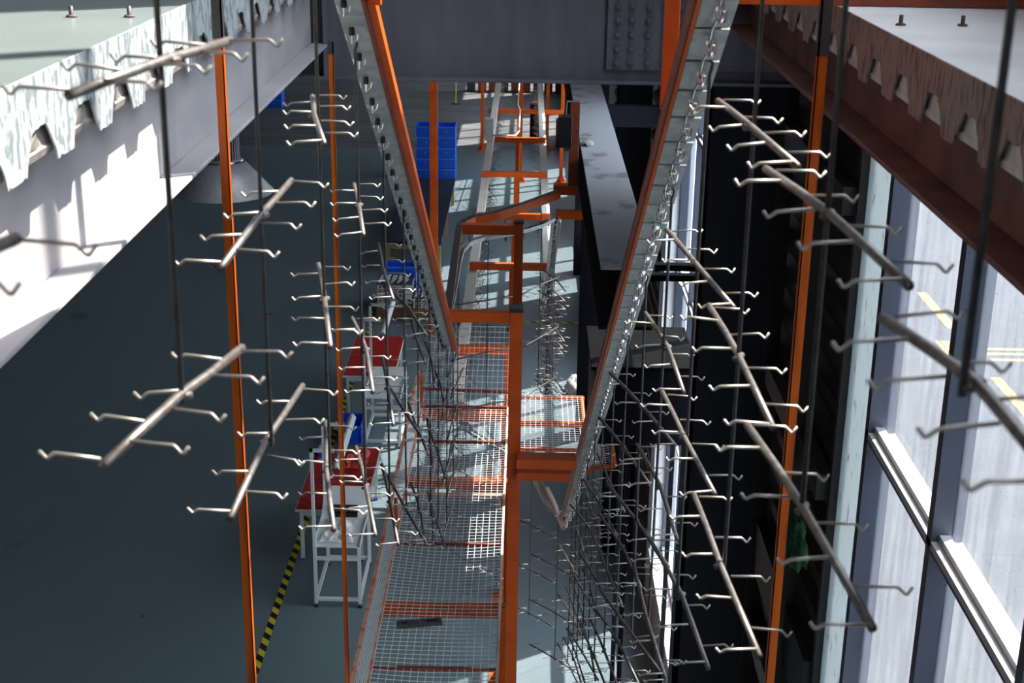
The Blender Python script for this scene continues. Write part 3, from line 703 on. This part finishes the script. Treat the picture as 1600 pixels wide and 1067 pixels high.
# slender hangers in the opening
def hanger(x_, Y, w_, z0, z1, lb, top=None):
    s_ = root('frame_post', (x_, Y, z0), lb, 'frame post', 'slender posts in the opening')
    t = .0035
    m_ = MB(); m_.box(x_-w_/2, x_+w_/2, Y-w_/2, Y-w_/2+t, z0, z1); m_.box(x_-w_/2 if x_ > 0 else x_+w_/2-t, x_-w_/2+t if x_ > 0 else x_+w_/2, Y-w_/2, Y+w_/2, z0, z1)
    m_.build('angle', ORANGE_P, s_)
    if top: 
        m_ = MB(); m_.box(x_-w_/2-.002, x_+w_/2+.002, Y-w_/2-.002, Y-w_/2+t, top, z1+.01); m_.box(x_-w_/2-.002 if x_ > 0 else x_+w_/2-t, x_-w_/2+t if x_ > 0 else x_+w_/2+.002, Y-w_/2-.002, Y+w_/2, top, z1+.01)
        m_.build('bare_top', DARKSTEEL, s_)
    MB().box(x_-.06, x_+.06, Y-.06, Y+.06, z0, z0+.01).build('base_plate', ORANGE, s_)
ORANGE_P = mat('orange_post_paint', (.60, .11, .006), .45, 0, (.34, .060, .006), 4, (.45, .7), (6, 6, .7), spec=.25)
hanger(-.915, 4.3, .027, 0, 8.3, 'slender orange angle post at the left of the opening, nearer one', 7.45)
hanger(-.935, 6.9, .023, 0, 7.1, 'slender orange angle post at the left of the opening, in front of the cross beam', 7.05)
hanger(.885, 4.35, .030, 0, 8.3, 'slender orange angle post at the right of the opening, nearer one', 7.42)
s_ = root('top_rail', (.9, 4.72, 7.53), 'orange channel lying across the right slab at the very top', 'rail')
MB().box(.60, .98, 4.70, 4.74, 7.532, 7.575).build('rail', ORANGE, s_); MB().box(.98, 1.60, 4.70, 4.74, 7.532, 7.575).build('dark_end', ORANGE_DARK, s_)  # end over the slab is coloured a darker red
s_ = root('conveyor_hanger', (.37, 3.75, 7.35), 'wide orange strut holding up the right slope in front of the cross beam', 'hanger strut')
bevel(MB().box(.352, .390, 3.74, 3.77, 7.35, 8.8).build('strut', ORANGE, s_), .002)
s_ = root('conveyor_hanger', (-.405, 3.85, 7.6), 'short orange strut above the left slope at the top edge', 'hanger strut')
bevel(MB().box(-.42, -.385, 3.83, 3.86, 7.60, 8.6).build('strut', ORANGE, s_), .002)

# ---------------------------------------------------------------- safety netting platform
def wires(mb, o, a, b, na, nb, r_):
    """net of round-ish wires in the plane o + s*a + t*b"""
    o, a, b = Vector(o), Vector(a), Vector(b)
    for i in range(na+1):
        p = o+a*(i/na); mb.tube([p, p+b], r_, 4, cap=False)
    for j in range(nb+1):
        p = o+b*(j/nb); mb.tube([p, p+a], r_, 4, cap=False)
net = root('safety_net_tray', (-.53, 10.3, 2.9), 'long white wire mesh catch tray with orange cross beams under the left slope', 'mesh tray')
def sag_net(x0, x1, y0, y1, z, step, r_, sagd=.0):
    mb = MB(); nx = round((x1-x0)/step); ny = round((y1-y0)/step)
    for i in range(nx+1):
        xx = x0+(x1-x0)*i/nx; mb.tube([(xx, y0+(y1-y0)*k/12, z-sagd*(.5-.5*math.cos(math.tau*k/4))*math.sin(math.pi*i/nx)) for k in range(13)], r_, 4, cap=False)
    for j in range(ny+1):
        yy = y0+(y1-y0)*j/ny; d = sagd*(.5-.5*math.cos(math.tau*(12*j/ny)/4))
        mb.tube([(x0+(x1-x0)*k/6, yy, z-d*math.sin(math.pi*k/6)) for k in range(7)], r_, 4, cap=False)
    return mb
sag_net(-.93, -.13, 6.6, 12.6, 2.955, .05, .0025, .03).build('mesh_floor', MESHW, net)
m = MB(); wires(m, (-.95, 6.6, 2.96), (0, 6.05, 0), (-.02, 0, .34), 121, 7, .0016); m.build('mesh_side', MESHW, net)
bevel(MB().box(-.985, -.955, 6.6, 12.65, 3.295, 3.315).build('top_edge', MESHP, net), .002)
bevel(MB().box(-.955, -.93, 6.6, 12.65, 2.93, 2.955).build('bottom_edge', MESHP, net), .002)
bevel(MB().box(-.13, -.112, 6.6, 12.65, 2.93, 2.965).build('inner_edge', RAILW, net), .002)
for y in (8.95, 11.08): bevel(MB().box(-.95, -.08, y-.045, y+.045, 2.85, 2.925).build('cross_beam', ORANGE, net), .003)
for y in (8.1, 9.86, 10.74, 11.85, 12.62, 7.2): MB().box(-.95, -.12, y-.012, y+.012, 2.925, 2.948).build('cross_angle', MESHP if y in (10.74,) else ORANGE_DARK, net)
for y, z1 in ((9.9, 3.3), (12.62, 3.32)): MB().box(-.953, -.925, y-.004, y+.004, 2.94, z1).build('end_flange', ORANGE, net)
for y in (7.4, 8.95, 11.08): bevel(MB().box(-.12+.0, -.08, y-.02, y+.02, 0.0, 2.93).build('leg', ORANGE, net), .002); 
# raised mesh end, sloping up behind the tray
m = MB(); wires(m, (-.93, 12.66, 2.96), (.80, 0, 0), (0, 1.5, .30), 16, 14, .0018); m.build('mesh_end', MESHW, net)
m = MB(); m.bar((-.95, 12.66, 2.95), (-.1, 12.66, 2.95), .03, .03); m.bar((-.95, 12.95, 3.02), (-.1, 12.95, 3.0), .025, .025); m.build('end_angle', ORANGE_DARK, net)
# right part of the netting
# (right-hand tray)
net2 = root('safety_net_tray', (.4, 12.1, 2.9), 'smaller wire mesh catch tray right of the centre posts with raised right side', 'mesh tray')
sag_net(-.06, .60, 11.3, 13.0, 2.955, .05, .0018, .0).build('mesh_floor', MESHW, net2)
for y, z, h_ in ((11.33, 2.90, .03), (11.72, 2.93, .03), (12.35, 2.93, .03), (12.98, 2.93, .03), (12.45, 2.86, .05)): MB().box(-.08, .62, y-.012, y+.012, z-.01, z+h_-.01).build('cross_angle', ORANGE, net2)
m = MB(); wires(m, (.62, 11.27, 2.96), (.20, 0, .03), (0, 1.04, 0), 5, 21, .0026); m.build('mesh_side', MESHW, net2)
m = MB(); m.bar((.60, 11.27, 2.96), (.82, 11.27, 2.99), .03, .03); m.bar((.82, 11.27, 2.99), (.82, 12.31, 2.99), .03, .03); m.bar((.60, 12.31, 2.96), (.82, 12.31, 2.99), .03, .03); m.build('side_frame', ORANGE, net2)
MB().box(.58, .61, 11.3, 13.0, 2.93, 2.955).build('edge', ORANGE, net2)
for xx, yy in ((-.07, 13.0),): MB().box(xx-.02, xx+.02, yy-.02, yy+.02, 0, 2.93).build('leg', ORANGE, net2)
# black slotted part dropped on the mesh
t_ = root('slotted_bracket', (-.665, 8.61, 2.96), 'black slotted plastic strip lying on the white mesh', 'bracket')
t_.rotation_euler = (0, 0, .20)
def slot_plate():
    m_ = MB(); z0, z1 = 0, .028; xs = [-.155, -.125, -.085, .045, .125, .155]; ys = [-.034, -.012, .016, .034]
    holes = {(1, 1), (3, 1)}
    for i in range(5):
        for j in range(3):
            if (i, j) in holes: m_.box(xs[i], xs[i+1], ys[j], ys[j+1], z0, z0+.010)
            else: m_.box(xs[i], xs[i+1], ys[j], ys[j+1], z0, z1)
    return m_
o = slot_plate().build('plate', mat('worn_black_plastic', (.055, .053, .058), .42), None); o.parent = t_; bevel(o, .002, 1)
for xx in (-.045, .005):
    o = MB().lathe((xx, .002, .028), [(0, .0035), (.006, .0035), (.008, .002), (.008, 0)], 12).build('screw', CHROME if xx > 0 else DARKSTEEL); o.parent = t_

# ---------------------------------------------------------------- benches, tables and goods on the floor
def leg_box(m_, x_, y_, z1, w_): m_.box(x_-w_/2, x_+w_/2, y_-w_/2, y_+w_/2, 0, z1)
def red_table(x0, x1, y0, y1, h_, lb, blue_feet=True):
    t = root('work_table', (.5*(x0+x1), .5*(y0+y1), 0), lb, 'table')
    bevel(MB().box(x0, x1, y0, y1, h_-.03, h_).build('table_top', WHITEPL2, t), .003)
    bevel(MB().box(x0+.01, x1-.01, y0+.01, y1-.01, h_, h_+.005).build('red_mat', RED, t), .001, 1)
    m_ = MB(); m_.box(x0+.05, x1-.05, y0+.05, y0+.08, h_-.10, h_-.03); m_.box(x0+.05, x1-.05, y1-.08, y1-.05, h_-.10, h_-.03)
    m_.box(x0+.05, x0+.08, y0+.08, y1-.08, h_-.10, h_-.03); m_.box(x1-.08, x1-.05, y0+.08, y1-.08, h_-.10, h_-.03); m_.build('apron', WHITEP, t)
    for a in (x0+.065, x1-.065):
        for b in (y0+.065, y1-.065):
            lg = MB(); lg.box(a-.02, a+.02, b-.02, b+.02, .03, h_-.03); lg = lg.build('leg', WHITEP, t)
            MB().box(a-.025, a+.025, b-.025, b+.025, 0, .03).build('foot', BLUE, t)
    return t
red_table(-2.60, -1.78, 15.05, 16.85, .68, 'white legged table with red mat, nearest the camera, red bag and bottle on it')
red_table(-2.60, -1.84, 19.5, 21.3, .68, 'white legged table with dark red mat, farther one behind the second bench')
def bench(x0, x1, y0, y1, lb, tray=.20):
    t = root('work_bench', (.5*(x0+x1), .5*(y0+y1), 0), lb, 'bench', 'white work benches')
    w_ = .036; h_ = .74
    for a in (x0+w_/2, x1-w_/2):
        for b in (y0+w_/2, y1-w_/2):
            m_ = MB(); leg_box(m_, a, b, h_, w_); m_.v = [(q[0], q[1], max(q[2], .05)) for q in m_.v]; m_.build('leg', WHITEP, t)
            MB().lathe((a, b, 0), [(0, 0), (.024, 0), (.024, .012), (.008, .018), (.008, .05), (0, .05)], 10).build('levelling_foot', RUBBER, t)
    m_ = MB()
    for z in (.10, .60):
        m_.box(x0+w_, x1-w_, y0, y0+w_, z-.018, z+.018); m_.box(x0+w_, x1-w_, y1-w_, y1, z-.018, z+.018)
    m_.box(x0, x0+w_, y0+w_, y1-w_, .082, .118); m_.box(x1-w_, x1, y0+w_, y1-w_, .082, .118)
    m_.build('rails', WHITEP, t)
    bevel(MB().box(x0, x1, y0, y1, h_, h_+.012).build('tray_floor', WHITEP, t), .002)
    m_ = MB(); m_.box(x0, x0+.01, y0, y1, h_+.012, h_+.05); m_.box(x1-.01, x1, y0, y1, h_+.012, h_+.05); m_.build('tray_side', WHITEP, t)
    m_ = MB(); m_.add([(x0, y1-.35, h_+.012), (x1, y1-.35, h_+.012), (x1, y1, h_+tray), (x0, y1, h_+tray), (x0, y1, h_+tray-.012), (x1, y1, h_+tray-.012), (x1, y1-.33, h_+.0), (x0, y1-.33, h_+.0)],
        [(0, 1, 2, 3), (4, 5, 6, 7), (3, 2, 5, 4), (0, 3, 4, 7), (1, 6, 5, 2)]); m_.build('sloping_back', WHITEP, t)
    # two uprights at the left side, each with a short arm; the lamp hangs between the arms
    m_ = MB()
    for yy, zz in ((y0+.02, 1.90), (y1-.12, 1.84)):
        m_ = MB(); m_.box(x0, x0+.034, yy-.017, yy+.017, h_, zz); m_.box(x0, x0+.26, yy-.017, yy+.017, zz-.034, zz); m_.build('lamp_upright', WHITEP, t)
    l_ = MB(); xa = x0+.26
    prof = [(-.05, 0), (-.012, .045), (.012, .045), (.05, 0), (.045, 0), (.010, .038), (-.010, .038), (-.045, 0)]
    l_.sweep([(xa+.03, y0-.12, 1.72), (xa+.03, y1+.35, 1.72)], prof); l_.build('lamp_shade', WHITEP, t)
    MB().tube([(xa+.03, y0-.10, 1.735), (xa+.03, y1+.33, 1.735)], .013, 8).build('lamp_tube', WHITEPL2, t)
    for yy in (y0+.02, y1-.12): MB().tube([(xa-.01, yy, 1.86), (xa+.03, yy, 1.76)], .004, 5).build('lamp_chain', DARKSTEEL, t)
    return t
bench(-2.24, -1.72, 14.0, 15.02, 'white tube frame bench before the near red table, black rolls and cloth inside', .27)
bench(-2.18, -1.66, 18.45, 19.46, 'white tube frame bench farther back with an empty white tray', .11)
# things in and on them
for n_, (yy, zz) in enumerate(((14.72, .79), (14.80, .79), (14.76, .856))):
    o = MB().tube([(-2.13, yy, zz), (-1.83, yy, zz)], .036, 14).build('black_tube', BLACK); tag(o, ['black plastic roll in the near bench tray, front of the pair', 'black plastic roll in the near bench tray, rear of the pair', 'black plastic roll topmost in the near bench tray'][n_], 'roll', 'black rolls')
def cloth(x0, x1, y0, y1, z0, amp, seed, n=26):
    vs = []; fs = []
    for i in range(n+1):
        for j in range(n+1):
            u_, v_ = i/n, j/n
            ed = .06*noise.noise(Vector((u_*3+seed, v_*3, 1)))
            px = x0+(x1-x0)*(u_+ed); py = y0+(y1-y0)*(v_+.08*noise.noise(Vector((v_*3, u_*3+seed, 4))))
            q = Vector((u_*3.5+seed, v_*3.5, 0)); z = z0+amp*max(0, .55+noise.noise(q)+.45*noise.noise(q*2.6))*min(1, 5*min(u_, 1-u_, v_, 1-v_)+.15)
            vs.append((px, py, z))
    for i in range(n):
        for j in range(n):
            a = i*(n+1)+j; fs.append((a, a+n+1, a+n+2, a+1))
    return MB().add(vs, fs)
def solid(o, t): m_ = o.modifiers.new('thick', 'SOLIDIFY'); m_.thickness = t; return o
tag(solid(cloth(-2.19, -1.82, 14.08, 14.66, .756, .055, 2.3).build('white_cloth', WHITEPL2), .002), 'crumpled white cloth spread in the front of the near bench tray', 'cloth')
tag(solid(cloth(-2.22, -1.90, 16.2, 16.82, .69, .07, 8.1).build('red_bag', REDCLOTH), .003), 'bright red folded bag on the near red table', 'bag')
b_ = root('bottle', (-2.50, 16.45, .685), 'clear bottle with purple label and cap on the near red table', 'bottle')
MB().lathe((-2.50, 16.45, .685), [(0, 0), (.034, 0), (.036, .02), (.036, .16), (.014, .20), (.014, .22)], 16).build('body', BAG, b_, True)
MB().lathe((-2.50, 16.45, .685), [(.0368, .05), (.0368, .13)], 16).build('bottle_label', PURPLE, b_, True)
MB().lathe((-2.50, 16.45, .685), [(.017, .215), (.017, .245), (0, .246)], 12).build('cap', PURPLE, b_, True)
m = MB(); n_ = 40
for i in range(3): m.tube([(-2.33+.062*math.cos(a*math.tau/n_), 15.95+.062*math.sin(a*math.tau/n_), .70+i*.012) for a in range(n_+1)], .008, 6, cap=False)
tag(m.build('tape_roll', WHITEPL2, None, True), 'white ring of cable on the near red table beneath the lamp', 'roll')
g_ = root('small_tool', (-2.57, 16.66, .685), 'small black and yellow tool at the rear left corner of the near red table', 'tool')
bevel(MB().box(-2.59, -2.50, 16.60, 16.72, .685, .73).build('body', BLACK, g_), .006); bevel(MB().box(-2.50, -2.44, 16.64, 16.69, .685, .715).build('handle', YEL2, g_), .004)

def crate(x0, y0, z0, w_, d_, h_, lb, grp, loadm=None):
    c_ = root('storage_crate', (x0+w_/2, y0+d_/2, z0), lb, 'crate', grp); t = .012
    m_ = MB(); m_.box(x0, x0+w_, y0, y0+d_, z0, z0+t); m_.box(x0, x0+t, y0, y0+d_, z0+t, z0+h_); m_.box(x0+w_-t, x0+w_, y0, y0+d_, z0+t, z0+h_)
    m_.box(x0+t, x0+w_-t, y0, y0+t, z0+t, z0+h_); m_.box(x0+t, x0+w_-t, y0+d_-t, y0+d_, z0+t, z0+h_)
    m_.build('crate_body', BLUE, c_)
    m_ = MB(); r_ = .014
    m_.box(x0-r_, x0+w_+r_, y0-r_, y0, z0+h_-.035, z0+h_-.002); m_.box(x0-r_, x0+w_+r_, y0+d_, y0+d_+r_, z0+h_-.035, z0+h_-.002)
    m_.box(x0-r_, x0, y0, y0+d_, z0+h_-.035, z0+h_-.002); m_.box(x0+w_, x0+w_+r_, y0, y0+d_, z0+h_-.035, z0+h_-.002)
    m_.build('rim', BLUE_L, c_)
    MB().box(x0+w_*.45, x0+w_*.55, y0-.003, y0, z0+h_*.45, z0+h_*.6).build('sticker', mat('green_sticker', (.12, .35, .12), .5) if 'green_sticker' not in MATS else MATS['green_sticker'], c_)
    return c_
lay = ['lowest', 'second from the floor', 'third from the floor', 'fourth from the floor', 'fifth from the floor', 'topmost']
for k in range(5):
    crate(-2.74+(.03 if k == 3 else 0), 35.6-.02*(k % 2), .27*k, .46, .60, .262, 'blue plastic crate in the left stack behind the dark table, %s' % (lay[k] if k < 4 else 'topmost'), 'left crate stack')
    crate(-2.22, 35.6+.02*(k % 2), .27*k, .46, .60, .262, 'blue plastic crate in the right stack behind the dark table, %s' % (lay[k] if k < 4 else 'topmost'), 'right crate stack')
t = root('long_table', (-2.2, 29.5, 0), 'long dark topped table on tan wooden legs before the blue crates', 'table')
bevel(MB().box(-2.75, -1.62, 27.3, 33.0, .54, .60).build('table_top', NAVYTOP, t), .004)
MB().box(-2.70, -1.67, 27.35, 27.41, .44, .54).build('apron', WOOD, t); MB().box(-2.70, -1.67, 32.8, 32.86, .44, .54).build('apron', WOOD, t)
for a in (-2.68, -2.1, -1.68):
    for b in (27.39, 30.1, 32.85): MB().box(a-.035, a+.035, b-.035, b+.035, 0, .54).build('leg', WOOD, t)
# pallet load of white parts
p_ = root('carton_base', (-2.05, 24.8, 0), 'low brown cardboard tray on the floor under the white parts', 'carton')
bevel(MB().box(-2.62, -1.56, 24.35, 25.5, 0, .16).build('carton', CARD, p_), .006)
def parts_stack(x0, x1, y0, y1, z0, rows, lb):
    s = root('parts_stack', (.5*(x0+x1), y0, z0), lb, 'parts stack')
    z = z0
    for k in range(rows):
        m_ = MB(); hgt = .085; nx = int((x1-x0)/.07)
        m_.box(x0, x1, y0+.02, y1, z, z+.012)
        for i in range(nx):
            xx = x0+.01+i*.07
            m_.box(xx, xx+.016, y0+rg.uniform(0, .015), y1, z+.012, z+hgt-.012); m_.box(xx, xx+.052, y0+rg.uniform(0, .02), y1, z+hgt-.024, z+hgt-.012)
        m_.build('parts_layer', WHITEPL2, s); z += hgt
        m_ = MB(); m_.box(x0-.008, x1+.004, y0+.03, y1, z-.012, z-.002); m_.build('layer_sheet', DARKSTEEL, s)
    m_ = MB()
    for i in range(int((x1-x0)/.11)):
        for j in range(2):
            xx = x0+.03+i*.11; yy = y0+.08+j*.22; a = rg.uniform(-.3, .3)
            m_.bar((xx, yy, z+.02), (xx+.07*math.cos(a), yy+.18, z+.02+rg.uniform(0, .03)), .022, .03); m_.bar((xx+.03, yy, z+.05), (xx+.04, yy+.12, z+.06), .05, .008)
    m_.build('loose_parts', WHITEPL2, s)
parts_stack(-2.60, -1.98, 24.4, 25.1, .16, 5, 'tall layered stack of white moulded parts on the cardboard tray')
parts_stack(-1.96, -1.60, 24.4, 24.9, .16, 2, 'short layered stack of white moulded parts on the cardboard tray')
crate(-2.52, 25.12, .16, .56, .36, .56, 'tall blue crate behind the taller stack of white parts', 'crates by the white parts')
crate(-1.92, 24.92, .16, .34, .40, .30, 'small blue crate behind the shorter stack of white parts', 'crates by the white parts')
crate(-2.56, 18.6, 0, .32, .5, .26, 'blue crate on the floor under the farther red table', None)
# far goods
c_ = root('red_cabinet', (.32, 41.2, 0), 'open dark red cabinet with round drums, far off under the rails', 'cabinet')
m = MB(); m.box(.12, .15, 41, 41.4, 0, 1.0); m.box(.49, .52, 41, 41.4, 0, 1.0); m.box(.15, .49, 41.37, 41.4, 0, 1.0); m.box(.12, .52, 41, 41.4, 1.0, 1.03); m.build('case', CABR, c_)
for z in (.05, .38, .7): MB().lathe((.32, 41.2, z), [(0, 0), (.14, 0), (.14, .25), (0, .25)], 20).build('drum', ORANGE_DARK, c_, True)
tag(MB().box(.86, 1.10, 40, 40.4, 0, .75).build('red_cabinet', CABR), 'small dark red box standing far off by the right wall', 'cabinet')
e_ = root('junction_box', (-.66, 26.0, 2.92), 'white electrical box standing on the left far rail', 'electrical box')
bevel(MB().box(-.74, -.58, 25.9, 26.1, 2.91, 3.30).build('case', WHITEPL2, e_), .01); MB().box(-.72, -.60, 25.89, 25.9, 2.98, 3.2).build('door', WHITEP, e_)
c_ = root('cable_conduit', (-.15, 26, 3.0), 'bent cable conduit running along the far orange arms', 'conduit')
MB().tube([(-.17, 38, 2.35), (-.17, 30.2, 2.85), (-.17, 29.85, 2.9), (-.12, 29.8, 2.80), (-.12, 26.3, 3.02), (-.18, 25.85, 3.02), (-.58, 25.8, 3.03)], .016, 8).build('conduit', WHITEPL2, c_, True)
random.seed(5)
v, f = blob((.84, 20.7, .12), .15, .24, .16, 9, amp=.3)
tag(MB().add(v, f).build('plastic_bag', BAG, None, True), 'pale full plastic bag slumped on the floor by the dark column', 'bag')
v, f = blob((1.40, 6.55, 4.70), .05, .21, .14, 4, amp=.35)
gb = root('green_net_bag', (1.40, 6.6, 4.6), 'green mesh bag hanging in the dark by the ribbed cladding', 'bag')
MB().add(v, f).build('bag', GREEN, gb, True); MB().tube([(1.41, 6.62, 4.78), (1.47, 6.68, 4.92), (1.60, 6.75, 4.94)], .003, 6).build('strap', GREEN, gb)
# heap of things on the far left behind the pale beam, and clutter at the far end
for k in range(2):
    for j in range(3):
        crate(-8.75+.5*k, 45.5, .27*j, .46, .6, .262, 'blue crate far left behind the pale beam, %s column from the left, %s' % (ORD[k], ('bottom', 'middle', 'top')[j]), 'far left crates')
for k in range(9):
    xx = -1.9+.38*k
    s = root('machine_guard', (xx, 49.5, 0), 'small orange and grey machine at the far end, %s from the left' % ORD[k], 'machine', 'far end machines')
    m = MB(); m.box(xx-.14, xx+.14, 49.3, 49.7, 0, .5+.12*(k % 3)); m.build('cabinet', ORANGE_DARK if k % 3 else DARKSTEEL, s)
    MB().lathe((xx, 49.5, .5+.12*(k % 3)), [(0, 0), (.09, 0), (.09, .14), (.05, .18), (0, .18)], 12).build('motor', WHITEPL2 if k % 2 else DARKSTEEL, s, True)
s = root('yellow_pole', (-2.3, 46.8, 0), 'thin yellow pole far off left of the orange frames', 'pole')
MB().tube([(-2.3, 46.8, .02), (-2.3, 46.8, 1.3)], .025, 8).build('pole', YEL2, s); MB().lathe((-2.3, 46.8, 0), [(0, 0), (.15, 0), (.15, .02), (0, .03)], 16).build('base', DARKSTEEL, s)
